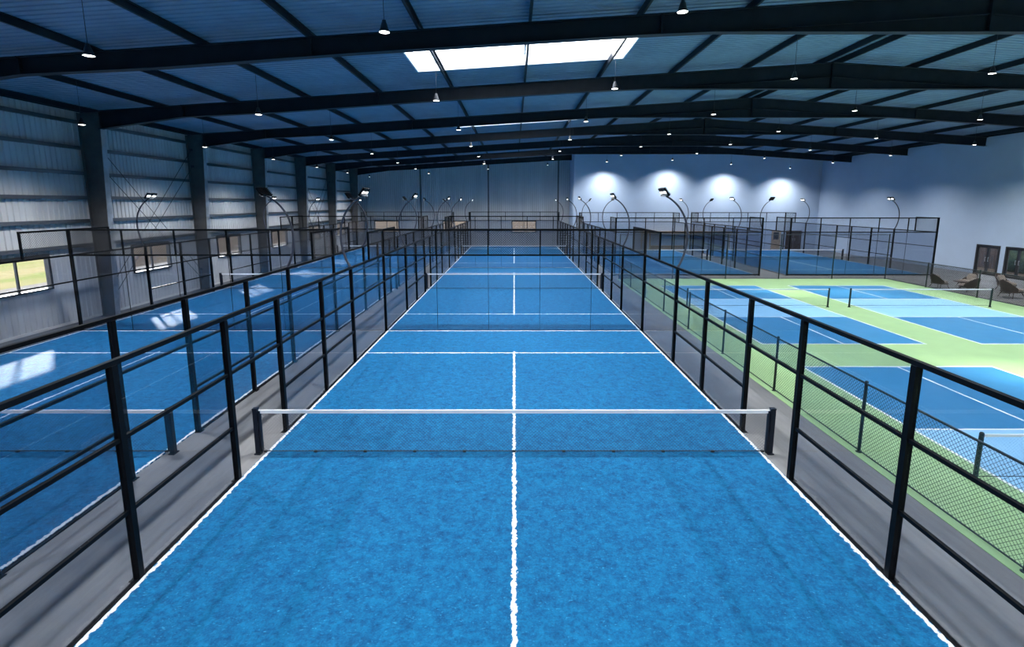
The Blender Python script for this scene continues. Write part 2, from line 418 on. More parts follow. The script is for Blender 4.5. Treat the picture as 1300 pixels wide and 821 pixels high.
# windows in the left wall
def window(n, label, cx, cy, hw, z0, z1, axis):
    """axis 'Y': in a wall parallel to Y (the left wall), 'X': in the far wall"""
    w = thing('window_%d' % n, label, 'window', (cx, cy, 0)); w['kind'] = 'structure'
    def bx(mb, a0, a1, d0, d1, za, zb):
        return mb.box(d0, d1, a0, a1, za, zb) if axis == 'Y' else mb.box(a0, a1, -d1, -d0, za, zb)
    f = MB(); t = 0.07
    bx(f, -hw-0.03, -hw+t, -0.12, 0.06, z0-0.03, z1+0.03); bx(f, hw-t, hw+0.03, -0.12, 0.06, z0-0.03, z1+0.03)
    bx(f, -hw+t, hw-t, -0.12, 0.06, z1-t, z1+0.03); bx(f, -hw+t, hw-t, -0.12, 0.06, z0-0.03, z0+0.03)
    f.build('window_frame', M['winframe'], w)
    m_ = MB(); bx(m_, -0.03, 0.03, -0.06, 0.02, z0+0.03, z1-t); m_.build('mullion', M['winframe'], w)
    for a, b_ in ((-hw+t, -0.03), (0.03, hw-t)):
        g = MB(); bx(g, a, b_, -0.03, -0.02, z0+0.03, z1-t); g.build('pane', M['clear'], w)
    s_ = MB(); bx(s_, -hw, hw, -0.34, -0.122, z0-0.06, z0+0.0); s_.build('outer_sill', M['sill'], w)
    pd = bpy.data.lights.new('window_portal', 'AREA'); pd.shape = 'RECTANGLE'; pd.cycles.is_portal = True
    pd.size = 2*hw; pd.size_y = z1-z0
    po = bpy.data.objects.new('window_portal', pd); COL.objects.link(po)
    if axis == 'Y': po.location = (cx-0.15, cy, (z0+z1)/2); po.rotation_euler = Vector((1,0,0)).to_track_quat('-Z','Y').to_euler()
    else: po.location = (cx, cy+0.15, (z0+z1)/2); po.rotation_euler = Vector((0,-1,0)).to_track_quat('-Z','Z').to_euler()
ordn = ['first', 'second', 'third', 'fourth', 'fifth', 'sixth', 'seventh', 'eighth', 'ninth', 'tenth', 'eleventh', 'twelfth']
for i, c in enumerate(BAYS):
    lab = 'two-pane window low in the left wall, ' + ('out of frame behind the viewer' if i < 3 else ordn[i-3]+' in view from the left')
    window(i+1, lab, XL, c, WIN_HW, *WIN_Z, 'Y')
for i, c in enumerate(FW):
    window(10+i, ['leftmost', 'middle', 'rightmost'][i]+' two-pane window in the corrugated far wall', c, YF, 1.42, 1.6, 2.9, 'X')
# baseboards
b = MB(); b.box(XL+0.002, XL+0.05, YN, YF, 0, 0.10)
struct(b.build('baseboard_left', M['sill']), 'thin pale strip along the foot of the left wall', 'baseboard')

# glazed doors in the right wall
for i, (y0, y1) in enumerate(DOORS):
    w = thing('door_%d' % (i+1), ['dark-framed double glass door in the right wall, farther one, brown seen through it',
        'dark-framed double glass door in the right wall, nearer one, green seen through it'][i] if i < 2 else 'dark-framed glass door in the right wall beyond the frame, number %s from the far end' % ordn[i],
        'door', (XR, (y0+y1)/2, 0)); w['kind'] = 'structure'
    hw = (y1-y0)/2; t = 0.11
    f = MB(); f.box(-0.04, 0.14, -hw, -hw+t, 0, DOOR_H); f.box(-0.04, 0.14, hw-t, hw, 0, DOOR_H); f.box(-0.04, 0.14, -hw+t, hw-t, DOOR_H-t, DOOR_H)
    f.build('door_frame', M['winframe'], w)
    for a, b_, hs in ((-hw+t, -0.01, -0.14), (0.01, hw-t, 0.08)):
        l = MB(); z1 = DOOR_H-t-0.01
        for q0, q1, z0_, z1_ in ((a, a+0.09, 0.02, z1), (b_-0.09, b_, 0.02, z1), (a+0.09, b_-0.09, 0.02, 0.16), (a+0.09, b_-0.09, z1-0.09, z1)):
            l.box(0.02, 0.08, q0, q1, z0_, z1_)
        lf = l.build('door_leaf', M['winframe'], w)
        g = MB(); g.box(0.045, 0.055, a+0.09, b_-0.09, 0.16, z1-0.09); g.build('door_glass', M['clear'], lf)
        h = MB(); h.bar((-0.03, hs+0.03, 0.95), (-0.03, hs+0.03, 1.25), 0.025, n=6); h.box(-0.03, 0.02, hs+0.02, hs+0.04, 0.96, 0.98); h.box(-0.03, 0.02, hs+0.02, hs+0.04, 1.22, 1.24)
        h.build('handle', M['flange'], lf)
# doors of the far smooth wall
w = thing('door_8', 'light timber door with a small dark window in the pale far wall', 'door', (28.65, YS, 0)); w['kind'] = 'structure'
d = MB(); d.box(-0.5, 0.5, -0.06, -0.002, 0, 2.0); lf = d.build('door_leaf', M['wood'], w)
d = MB(); d.box(-0.32, 0.26, -0.075, -0.061, 1.05, 1.85); d.build('vision_pane', M['winframe'], lf)
d = MB(); d.bar((0.38, -0.10, 0.95), (0.38, -0.10, 1.15), 0.025, n=6); d.build('handle', M['flange'], lf)
w = thing('door_9', 'dark double door in the pale far wall, right of the timber door', 'door', (30.55, YS, 0)); w['kind'] = 'structure'
for sx in (-1, 1):
    d = MB(); d.box(min(sx*0.02, sx*0.85), max(sx*0.02, sx*0.85), -0.06, -0.002, 0, 2.02); lf = d.build('door_leaf', M['walnut'], w)
    d = MB(); d.bar((sx*0.12, -0.09, 0.9), (sx*0.12, -0.09, 1.2), 0.03, n=6); d.build('handle', M['flange'], lf)

# ------------------------------------------------------------------ outdoors
b = MB(); b.box(-160, XL-11.5, -120, 180, -0.4, -0.05); b.box(XR+0.25, 120, -120, 180, -0.4, -0.05); b.box(XL-11.5, XR+0.25, YF+6, 180, -0.4, -0.05)
tag(b.build('outdoor_field', M['field']), 'dry yellow and green field seen through the left windows', 'ground', None, 'structure')
b = MB(); b.box(XL-11.5, XL-0.31, -60, YF+6, -0.4, -0.03); b.box(XL-0.31, XR+0.25, YF+0.31, YF+6, -0.4, -0.03)
tag(b.build('outdoor_path', M['paving']), 'pale paved path along the outside of the hall', 'path', None, 'structure')
def hedge(name, x0, x1, y0, y1, h, mat, label, cat):
    b = MB(); nx, nz = 10, 5; ny = int((y1-y0)/0.5)
    g = {}
    def pt(i, j, k):
        x = x0+(x1-x0)*i; yy = y0+(y1-y0)*j/ny; z = h*k
        r = lambda: (random.random()-0.5)*0.22
        return (x+r(), yy+r(), max(-0.05, z+(r() if k else 0)))
    rows = []
    for j in range(ny+1):
        rows.append([pt(0, j, 0), pt(0, j, 0.35), pt(0, j, 0.7), pt(0.15, j, 1), pt(0.5, j, 1.05), pt(0.85, j, 1), pt(1, j, 0.6), pt(1, j, 0)])
    vs = [p for r in rows for p in r]; n = 8
    fs = [(j*n+k, j*n+(k+1)%n, (j+1)*n+(k+1)%n, (j+1)*n+k) for j in range(ny) for k in range(n)]
    fs += [tuple(range(n)), tuple(range(ny*n+n-1, ny*n-1, -1))]
    b.add(vs, fs, 0, True)
    return tag(b.build(name, mat), label, cat)
hedge('hedge', 36.6, 38.2, -10, 29.0, 3.2, M['hedge'], 'green hedge outside the nearer glass door', 'hedge')
b = MB()
for k in range(60): b.box(37.0, 37.04, 29.3+k*0.2, 29.48+k*0.2, -0.05, 2.3)
for z in (0.4, 1.5): b.box(37.04, 37.1, 29.3, 41.3, z, z+0.09)
tag(b.build('board_fence', M['fencewood']), 'brown vertical board fence outside the farther glass door', 'fence')

# ------------------------------------------------------------------ steel frames, purlins, girts, bracing
def bot_z(x):
    pts = [(-17.5, 8.07), (-13.9, 8.56), (-10, 8.74), (-4.5, 9.12), (3.6, 9.60), (5.6, 9.68), (21.0, 9.68), (33.0, 8.90)]
    for (a, za), (c, zc) in zip(pts, pts[1:]):
        if x <= c: return za+(zc-za)*(x-a)/(c-a)
    return 8.9
for i, fy in enumerate(FRAMES):
    xe = XR-0.12 if fy < YS else XS-0.05
    vis = i-3
    lab = 'dark steel portal frame spanning the hall, ' + ('out of frame behind the viewer, %s of three' % ordn[i] if vis < 0 else ordn[vis]+' in view from the front')
    fr = thing('portal_frame', lab, 'roof frame', (0, fy, 0), group='portal frames')
    xs = [x for x in (-17.5, -13.9, -10, -4.5, 3.6, 5.6, RX, 21.0, 33.0) if x < xe-0.1] + [xe]
    r = MB(); r.prism([(x, bot_z(x)) for x in xs] + [(x, top_z(x)-0.012) for x in reversed(xs)], 1, -0.012, 0.012)
    for za, zb, hw in ((0, 0.024, 0.13),):   # flanges
        for xa, xb in zip(xs, xs[1:]):
            r.prism([(xa, bot_z(xa)-0.022), (xb, bot_z(xb)-0.022), (xb, bot_z(xb)), (xa, bot_z(xa))], 1, -0.13, 0.13)
            r.prism([(xa, top_z(xa)-0.024), (xb, top_z(xb)-0.024), (xb, top_z(xb)), (xa, top_z(xa))], 1, -0.13, 0.13)
    if xe > 22:  # haunch seam that follows the roof pitch on the deep ridge part
        for xa, xb in ((5.8, RX), (RX, 20.8)):
            r.prism([(xa, top_z(xa)-0.58), (xb, top_z(xb)-0.58), (xb, top_z(xb)-0.56), (xa, top_z(xa)-0.56)], 1, -0.10, 0.02)
    r.build('rafter', M['steel'], fr)
    for x in (-13.9, -5.7, 4.1, RX, 22.3):
        if x < xe:
            p = MB(); p.box(x-0.03, x+0.03, -0.12, 0.12, bot_z(x)+0.001, top_z(x)-0.026)
            for z in (0.12, 0.28, 0.44):
                for sx in (-0.045, 0.045): p.box(x+sx-0.015, x+sx+0.015, -0.10, -0.07, bot_z(x)+z, bot_z(x)+z+0.03)
            p.build('splice_plate', M['steel'], fr)
    c = MB()   # tapered column: deep at the knee, slimmer at the foot
    c.prism([(-18.33, 0.02), (-17.78, 0.02), (-17.42, 8.05), (-17.42, top_z(-17.4)-0.03), (-18.33, top_z(-18.3)-0.03)], 1, -0.012, 0.012)
    c.prism([(-18.35, 0.02), (-18.325, 0.02), (-18.325, top_z(-18.3)-0.03), (-18.35, top_z(-18.3)-0.03)], 1, -0.13, 0.13)
    c.box(-18.4, -17.7, -0.17, 0.17, 0, 0.025)
    co = c.build('column', M['column'], fr)
    q = MB(); q.prism([(-17.78, 0.03), (-17.755, 0.03), (-17.395, 8.04), (-17.42, 8.04)], 1, -0.13, 0.13); q.build('column_flange', M['flange'], co)  # aisle-side flange, its lit look put into a paler colour than the web
px = [12.85-3.1*k for k in range(11)][::-1] + [13.55+3.1*k for k in range(7)]
for i, x in enumerate(px):
    z = top_z(x); b = MB(); ye = YF-0.05 if x < XS-0.1 else YS-0.02
    def cpur(b, y0, y1):
        b.box(x-0.035, x+0.035, y0, y1, z+0.001, z+0.02); b.box(x-0.035, x-0.015, y0, y1, z+0.02, z+PUR-0.025); b.box(x-0.035, x+0.045, y0, y1, z+PUR-0.025, z+PUR-0.008)
    cpur(b, YN+0.02, ye)
    tag(b.build('roof_purlin', M['steel']), 'long dark roof purlin running away from the viewer, %s from the left of eighteen' % (ordn+['thirteenth','fourteenth','fifteenth','sixteenth','seventeenth','eighteenth'])[i], 'purlin', 'roof purlins')
# eave beams
for x, lab in ((XL+0.12, 'dark eave beam along the top of the left wall'), (XR-0.1, 'dark eave beam along the top of the right wall')):
    b = MB(); z = roofline(x)-0.03; b.box(x-0.1, x+0.1, YN+0.02, (YF if x < 0 else YS)-0.05, z-0.05, z); b.box(x-0.012, x+0.012, YN+0.02, (YF if x < 0 else YS)-0.05, z-0.18, z-0.05)
    tag(b.build('eave_beam', M['steel']), lab, 'beam')
for i, z in enumerate((8.28, 7.22, 6.17, 5.15, 4.17, 3.14)):
    b = MB()
    b.box(-18.495, -18.36, YN+0.05, YF-0.05, z-0.02, z); b.box(-18.38, -18.36, YN+0.05, YF-0.05, z, z+0.11); b.box(-18.495, -18.36, YN+0.05, YF-0.05, z+0.11, z+0.125)
    tag(b.build('wall_girt', M['girt']), 'horizontal steel girt across the left wall, %s from the top%s' % (ordn[i], ', just above the windows' if i == 5 else ''), 'girt', 'left wall girts')
for y0, y1, lab in ((12.85, 20.05, 'nearer'), (34.45, 41.65, 'farther')):
    for k, (za, zb) in enumerate(((7.9, 1.2), (1.2, 7.9))):
        for dz, nm in ((0.0, 'upper'), (-0.9, 'lower')):
            b = MB(); b.bar((-18.2+0.12*k, y0+0.15, za+(dz if k == 0 else dz*0.6)), (-18.2+0.12*k, y1-0.15, zb+dz*0.6 if k == 0 else zb+dz), 0.028, n=6)
            for yy, zz in ((y0+0.15, za+(dz if k == 0 else dz*0.6)), (y1-0.15, zb+dz*0.6 if k == 0 else zb+dz)):
                b.box(-18.26+0.12*k, -18.14+0.12*k, yy-0.05, yy+0.05, zz-0.06, zz+0.06)
            tag(b.build('bracing_rod', M['cable']), 'thin %s left-wall bracing rod, %s cross, %s of its pair' % ('falling' if k == 0 else 'rising', lab, nm), 'rod', 'wall bracing rods')

# ------------------------------------------------------------------ court surfaces
CC = [('centre', 'nearest', 0.0, 0.0), ('centre', 'middle', 0.0, 20.0), ('centre', 'farthest', 0.0, 40.0),
      ('left', 'nearest', -12.0, 0.0), ('left', 'middle', -12.0, 20.0), ('left', 'farthest', -12.0, 40.0),
      ('inner right', 'far', 12.0, 35.7), ('outer right', 'far', 24.0, 35.7)]
def cname(side, near):
    if side in ('centre', 'left'): return '%s %s-row blue court' % (near, side)
    return '%s blue court beyond the green floor' % ('left' if side.startswith('inner') else 'right')
b = MB(); b.box(-4.985, 4.985, -9.985, 9.985, 0.001, 0.022); turf_me = b.mesh('turf', M['turf'])
for s, nr, cx, cyy in CC:
    tag(put('turf_surface', turf_me, None, (cx, cyy, 0)), 'blue artificial turf with white lines, ' + cname(s, nr), 'court surface', 'blue turf courts')
b = MB(); b.box(6.82, 24.72, -18.0, 24.12, 0.0005, 0.010)
tag(b.build('green_surround', M['green']), 'light green sports floor around the pickleball courts', 'court surface')
b = MB(); b.box(-2.95, 2.95, -6.6, 6.6, 0.0102, 0.0125); pb_me = b.mesh('pickle', M['court'])
PB = [(11.78, 14.65, 'far left'), (19.62, 14.65, 'far right'), (11.78, -1.05, 'near left'), (19.62, -1.05, 'near right')]
for x, y, q in PB:
    tag(put('pickleball_surface', pb_me, None, (x, y, 0)), 'two-tone blue pickleball court, %s of the four on the green floor' % q, 'court surface', 'pickleball courts')

# ------------------------------------------------------------------ nets
netting = wiremesh(10.1, 0.80, 0.066, 0.0042, 'netting', M['net'])
def padel_net():
    t = thing('padel_net', 'x', 'net')
    for sx in (-1, 1):
        p = MB(); p.box(sx*5.14-0.045, sx*5.14+0.045, -0.045, 0.045, 0.022, 0.94); p.box(sx*5.065-0.018, sx*5.065+0.018, -0.03, 0.03, 0.05, 0.90)
        p.box(sx*5.14-0.06, sx*5.14+0.06, -0.08, 0.08, 0.0, 0.022); p.box(sx*5.14-0.05, sx*5.14+0.05, -0.05, 0.05, 0.94, 0.955)
        p.build('post', M['netpost'], t)
    put('netting', netting, t, (-5.05, 0, 0.06))
    b = MB(); b.box(-5.08, 5.08, -0.012, 0.012, 0.85, 0.92); b.build('top_tape', M['band'], t)
    b = MB(); b.bar((-5.08, 0, 0.05), (5.08, 0, 0.05), 0.022, n=6)
    for k in range(11): b.box(-5+k-0.03, -5+k+0.03, -0.02, 0.02, 0.028, 0.062)
    b.build('bottom_cord', M['net'], t)
    return t
def copy_tree(o, parent=None):
    c = o.copy(); COL.objects.link(c)
    if parent: c.parent = parent
    for ch in list(o.children): copy_tree(ch, c)
    return c
net0 = padel_net()
for i, (s, nr, cx, cyy) in enumerate(CC):
    n_ = net0 if i == 0 else copy_tree(net0)
    n_.location = (cx, cyy, 0); tag(n_, 'black net with white top tape across the ' + cname(s, nr), 'net', 'padel nets')
pnet_me = wiremesh(6.7, 0.76, 0.066, 0.0020, 'netting', M['net'])
def pickle_net():
    t = thing('pickleball_net', 'x', 'net')
    for sx in (-1, 1):
        p = MB(); p.lathe([(0.04, 0), (0.04, 0.90), (0.03, 0.925), (0.005, 0.935)], 12, (sx*3.4, 0, 0)); p.lathe([(0.075, 0), (0.075, 0.015), (0.045, 0.03)], 12, (sx*3.4, 0, 0)); p.build('post', M['greenwire'], t)
    put('netting', pnet_me, t, (-3.35, 0, 0.08))
    b = MB(); b.box(-3.37, 3.37, -0.01, 0.01, 0.84, 0.89); b.build('top_tape', M['band'], t)
    b = MB(); b.bar((-3.37, 0, 0.08), (3.37, 0, 0.08), 0.015, n=6); b.build('bottom_cord', M['net'], t)
    return t
pn = pickle_net()
for i, (x, y, q) in enumerate(PB):
    n_ = pn if i == 0 else copy_tree(pn); n_.location = (x-0.03, y, 0.0125)
    tag(n_, 'low net on slim posts across the %s pickleball court' % q, 'net', 'pickleball nets')

# ------------------------------------------------------------------ glass court enclosures
mesh2f = wiremesh(2.0, 0.94, 0.092, 0.0045, 'mesh_panel', M['wire'])
mesh2s = wiremesh(2.0, 0.94, 0.092, 0.0050, 'mesh_panel', M['wire'], 4)
mesh2 = wiremesh(2.0, 0.94, 0.092, 0.013, 'mesh_panel', M['wire'], 4)
def box_me(name, mat, *d): b = MB(); b.box(*d); return b.mesh(name, mat)
PW = 0.045
def post_me(h):
    b = MB(); b.box(-PW, PW, -PW, PW, 0.012, h); b.box(-0.09, 0.09, -0.075, 0.075, 0, 0.012); return b.mesh('post', M['frame'])
post3, post4 = post_me(2.97), post_me(4.0)
stub = box_me('stub', M['frame'], -0.025, 0.025, -0.025, 0.025, 3.0, 3.97)
YP = [-10, -6, -3.5, -1, 1, 3.5, 6, 10]
def end_wall(e, y, sill=0.04):
    for sx in (-1, 1): put('corner_post', post4, e, (sx*5.03, y, 0))
    b = MB(); b.box(-4.985, 4.985, y-0.035, y+0.035, 3.93, 4.0); b.build('top_rail', M['frame'], e)
    b = MB(); b.box(-4.985, 4.985, y-0.035, y+0.035, 2.97, 3.03); b.build('head_rail', M['frame'], e)
    b = MB(); b.box(-4.985, 4.985, y-0.012 if sill < 0.05 else y-0.03, y+0.03, 0.023, sill); b.build('bottom_rail', M['frame'], e)
    for k in range(5):
        x0 = -5+2*k
        a0, a1 = max(x0, -4.98)+0.006, min(x0+2, 4.98)-0.006
        g = MB(); g.box(a0, a1, y-0.006, y+0.006, sill+0.001, 2.965); g.build('glass_pane', M['pane_clear'], e)
        put('mesh_panel', mesh2 if e.location.y+y < 15 else mesh2f, e, (x0, y, 3.0))
        if k: put('mesh_upright', stub, e, (x0, y, 0)); 
        if k:
            c = MB(); c.box(x0-0.006, x0+0.006, y-0.012, y+0.012, sill+0.001, 2.965); c.build('pane_joint', M['frame'], e)
def side_wall(e, sx, y_near_step, y_far_step):
    X = sx*5.03
    for y in YP:
        if abs(y) == 10: continue
        put('post', post3, e, (X, y, 0))
    b = MB(); b.box(X-0.035, X+0.035, -9.955, 9.955, 2.971, 3.035); b.build('top_rail', M['frame'], e)
    b = MB()
    for y0, y1 in zip(YP, YP[1:]): b.box(X-0.028, X+0.028, y0+0.047, y1-0.047, 1.97, 2.02)
    b.build('middle_rail', M['frame'], e)
    for rs in (((-6, -3.5), (-3.5, -1)), ((1, 3.5), (3.5, 6))):
        b = MB()
        for y0, y1 in rs: b.box(X-0.025, X+0.025, y0+0.046, y1-0.046, 0.98, 1.03)
        b.build('low_rail', M['frame'], e)
    for rs in (((-10, -6), (-6, -3.5), (-3.5, -1)), ((1, 3.5), (3.5, 6), (6, 10))):
        b = MB()
        for y0, y1 in rs: b.box(sx*5.0, sx*5.07, y0+0.046, y1-0.046, 0.0, 0.021)
        b.build('bottom_rail', M['frame'], e)
    for y0, y1 in zip(YP, YP[1:]):
        z0 = 2.025 if y0 == -1 else 0.05
        o = X+sx*0.0
        g = MB()
        if y0 != -1:
            g.box(o-0.005, o+0.005, y0+0.05, y1-0.05, 0.022, (0.975 if abs(y0) <= 6 and abs(y1) <= 6 else 1.965))
            if abs(y0) <= 6 and abs(y1) <= 6: g.box(o-0.005, o+0.005, y0+0.05, y1-0.05, 1.035, 1.965)
        g.box(o-0.005, o+0.005, y0+0.05, y1-0.05, 2.025, 2.968)
        g.build('glass_pane', M['pane'], e)
    for use, ya in ((y_near_step, -10), (y_far_step, 8)):
        if not use: continue
        put('mesh_panel', mesh2s, e, (X, ya, 3.035), math.pi/2)
        ys_ = ya+2-0.03 if ya < 0 else ya+0.03
        b = MB(); b.box(X-0.03, X+0.03, min(ys_-0.03, ya+0.05 if ya < 0 else ys_-0.03), min(ys_+0.03, 9.95) if ya < 0 else 9.95, 3.93, 4.0); b.box(X-0.03, X+0.03, ys_-0.03, ys_+0.03, 3.036, 3.93)
        b.build('step_frame', M['frame'], e)
encl = {}
for i, (s, nr, cx, cyy) in enumerate(CC):
    e = thing('padel_court_enclosure', 'black-framed glass and mesh enclosure around the ' + cname(s, nr), 'court enclosure', (cx, cyy, 0), group='padel court enclosures')
    right = 'right' in s
    for sx in (-1, 1): side_wall(e, sx, right or cyy > 0, True)
    end_wall(e, 10)
    if right: end_wall(e, -10, 0.10)
    if not right and cyy == 0: 
        for sx in (-1, 1): put('corner_post', post3, e, (sx*5.03, -10, 0))

# ------------------------------------------------------------------ floodlight poles on the enclosure posts
def flood():
    t = thing('floodlight_pole', 'x', 'floodlight')       # local: +X is outward, arm leans to -X (over the court); +Y towards the net
    P = [(0.0, 3.035), (0.10, 3.22), (0.19, 3.5), (0.245, 3.85), (0.23, 4.2), (0.13, 4.55), (-0.06, 4.86), (-0.28, 5.07), (-0.46, 5.18)]
    Q = []
    for i in range(len(P)-1):   # Catmull-Rom for a smooth bow
        p0, p1, p2, p3 = P[max(i-1,0)], P[i], P[i+1], P[min(i+2,len(P)-1)]
        for k in range(4):
            u = k/4; Q.append(tuple(0.5*((2*p1[j])+(-p0[j]+p2[j])*u+(2*p0[j]-5*p1[j]+4*p2[j]-p3[j])*u*u+(-p0[j]+3*p1[j]-3*p2[j]+p3[j])*u**3) for j in (0,1)))
    Q.append(P[-1])
    b = MB(); b.tube([(x, 0, z) for x, z in Q], [0.040-0.014*i/len(Q) for i in range(len(Q))], 10)
    b.box(-0.06, 0.06, -0.06, 0.06, 3.036, 3.05)
    b.build('pole', M['pole'], t)
    b = MB(); b.box(-0.62, -0.44, -0.05, 0.05, 5.165, 5.20); b.box(-0.545, -0.515, -0.30, 0.30, 5.20, 5.225); b.build('bracket', M['flange'], t)
    aim = Vector((-0.80, 0.0, -0.60)).normalized()
    R = aim.to_track_quat('-Z', 'Y').to_matrix()
    for s_ in (-1, 1):
        c = Vector((-0.53, s_*0.17, 5.30))
        def tr(mb, c=c):
            mb.v = [tuple(c + R @ Vector(v)) for v in mb.v]; return mb
        h = MB(); h.box(-0.14, 0.14, -0.14, 0.14, -0.03, 0.02)
        for k in range(6): h.box(-0.12, 0.12, -0.12+k*0.046, -0.11+k*0.046, 0.021, 0.06)
        ho = tr(h).build('flood_lamp', M['frame'], t)
        l = MB(); l.box(-0.105, 0.105, -0.032, 0.032, -0.038, -0.031); tr(l).build('lens', M['ledglow'], ho)
    return t
fl0 = None
for i, (s, nr, cx, cyy) in enumerate(CC):
    for sx in (-1, 1):
        for sy in (-1, 1):
            if cyy == 0 and sy == -1: continue
            if fl0 is None: f_ = fl0 = flood()
            else: f_ = copy_tree(fl0)
            f_.location = (cx+sx*5.03, cyy+sy*6, 0)
            # -X local must face the court
            f_.scale = (sx, 1, 1)
            tag(f_, 'curved floodlight pole, %s side, %s half of the %s' % ('left' if sx < 0 else 'right', 'far' if sy > 0 else 'near', cname(s, nr)), 'floodlight', 'court floodlight poles')

# ------------------------------------------------------------------ chain-link fence round the pickleball courts
FY = [24.05-3.43*k for k in range(13)]
FX = [6.97, 10.5, 14.03, 17.56, 21.09, 24.62]
cl_side = wiremesh(3.43, 1.40, 0.08, 0.0065, 'chain_link', M['greenwire'])
cl_right = wiremesh(3.43, 1.40, 0.09, 0.011, 'chain_link', M['wire'], 4)
cl_back = wiremesh(3.53, 2.88, 0.075, 0.0045, 'chain_link', M['wire'])
def fpost(h):
    b = MB(); b.lathe([(0.032, 0.0101), (0.032, h), (0.036, h+0.005), (0.03, h+0.03), (0.008, h+0.042)], 10); b.lathe([(0.06, 0.0101), (0.06, 0.02), (0.035, 0.03)], 10); return b.mesh('post', M['greenwire'])
fp15, fp3 = fpost(1.47), fpost(2.95)
def fence_run(x, lab):
    t = thing('chain_link_fence', lab, 'fence', (x, 0, 0))
    for y in FY[1:]: put('post', fp15, t, (0, y, 0))
    b = MB(); b.bar((0, FY[-1], 1.45), (0, FY[0]-0.03, 1.45), 0.042, n=8, sm=True); b.build('top_rail', M['greenwire'], t)
    b = MB(); b.bar((0, FY[-1], 0.05), (0, FY[0]-0.03, 0.05), 0.03, n=6); b.build('bottom_rail', M['greenwire'], t)
    for y in FY[1:]: put('chain_link', cl_side if x < 10 else cl_right, t, (0, y, 0.04), math.pi/2)
fence_run(6.97, 'low chain-link fence along the left edge of the green floor')
fence_run(24.62, 'low chain-link fence along the right edge of the green floor, by the lounge')
t = thing('chain_link_fence', 'tall chain-link fence along the far edge of the green floor', 'fence', (0, 24.05, 0))
for x in FX: put('post', fp3, t, (x, 0, 0))
for z in (1.47, 2.93):
    b = MB(); b.bar((FX[0], 0, z), (FX[-1], 0, z), 0.04, n=8, sm=True); b.build('rail', M['greenwire'], t)
b = MB(); b.bar((FX[0], 0, 0.05), (FX[-1], 0, 0.05), 0.03, n=6); b.build('bottom_rail', M['greenwire'], t)
cl_back2 = wiremesh(3.53, 1.40, 0.09, 0.010, 'chain_link', M['wire'], 4)
for x in FX[:-1]: put('chain_link', cl_back2, t, (x, 0, 0.04))

# ------------------------------------------------------------------ pendant lamps
LX = [-15.06, -8.88, -2.69, 3.47, 9.62, 16.4, 22.5, 28.66]
LZ = [7.66, 8.0, 8.46, 8.85, 9.18, 9.35, 8.94, 8.54]
def pendant(H):
    pass
prof = [(0.012, 0.34), (0.05, 0.33), (0.06, 0.26), (0.075, 0.24), (0.11, 0.10), (0.145, 0.02), (0.15, 0.0), (0.14, 0.0), (0.12, 0.03)]
prof = [(r*0.78 if r > 0.02 else r, z*0.72) for r, z in prof]
b = MB(); b.lathe(prof, 24); body_me = b.mesh('shade', M['lampbody'])
b = MB(); b.lathe([(0.106, 0.010), (0.106, 0.005), (0.07, -0.004), (0.01, -0.008)], 24); disc_me = b.mesh('diffuser', M['lampglow'])
LROW = [1.7+7.2*k for k in range(-2, 7)]
for j, y in enumerate(LROW):
    for i, x in enumerate(LX):
        t = thing('pendant_lamp', 'x', 'lamp', (x, y, LZ[i]), group='pendant lamps')
        if j < 2: t['label'] = 'black pendant lamp above and behind the viewer, %s from the left in the %s row' % (ordn[i], ['rearmost', 'second'][j])
        else: t['label'] = 'black pendant lamp, %s row from the front, %s of eight from the left' % (ordn[j-2], ordn[i])
        put('shade', body_me, t); put('diffuser', disc_me, t)
        b = MB(); b.bar((0, 0, 0.24), (0, 0, roofline(x)+0.035-LZ[i]), 0.014, n=6)
        b.build('cord', M['cable'], t)
        ld = bpy.data.lights.get('pendant_light')
        if ld is None:
            ld = bpy.data.lights.new('pendant_light', 'SPOT'); ld.energy = LAMP_W; ld.color = LAMP_COL
            ld.spot_size = math.radians(136); ld.spot_blend = 1.0; ld.shadow_soft_size = 0.13
        lo = bpy.data.objects.new('pendant_light', ld); COL.objects.link(lo); lo.parent = t; lo.location = (0, 0, -0.03)

# ------------------------------------------------------------------ timber counter frame at the far wall
t = thing('timber_counter', 'long low timber counter canopy against the pale far wall', 'counter', (18.6, YS-0.42, 0))
b = MB(); b.box(-4.9, 4.9, -0.35, 0.41, 1.74, 1.96); b.box(-4.94, 4.94, -0.37, -0.351, 1.72, 1.98); b.build('canopy', M['wood'], t)
for k, x in enumerate((-4.8, -3.9, 0.0, 4.7)):
    b = MB(); b.box(x-0.06, x+0.06, -0.3, -0.18, 0, 1.739); b.build('upright', M['wood'], t)
b = MB(); b.box(-3.8, -0.1, -0.28, 0.3, 0.32, 0.42); b.box(-3.7, -0.2, -0.2, 0.25, 0.0, 0.319); b.build('bench', M['wood'], t)

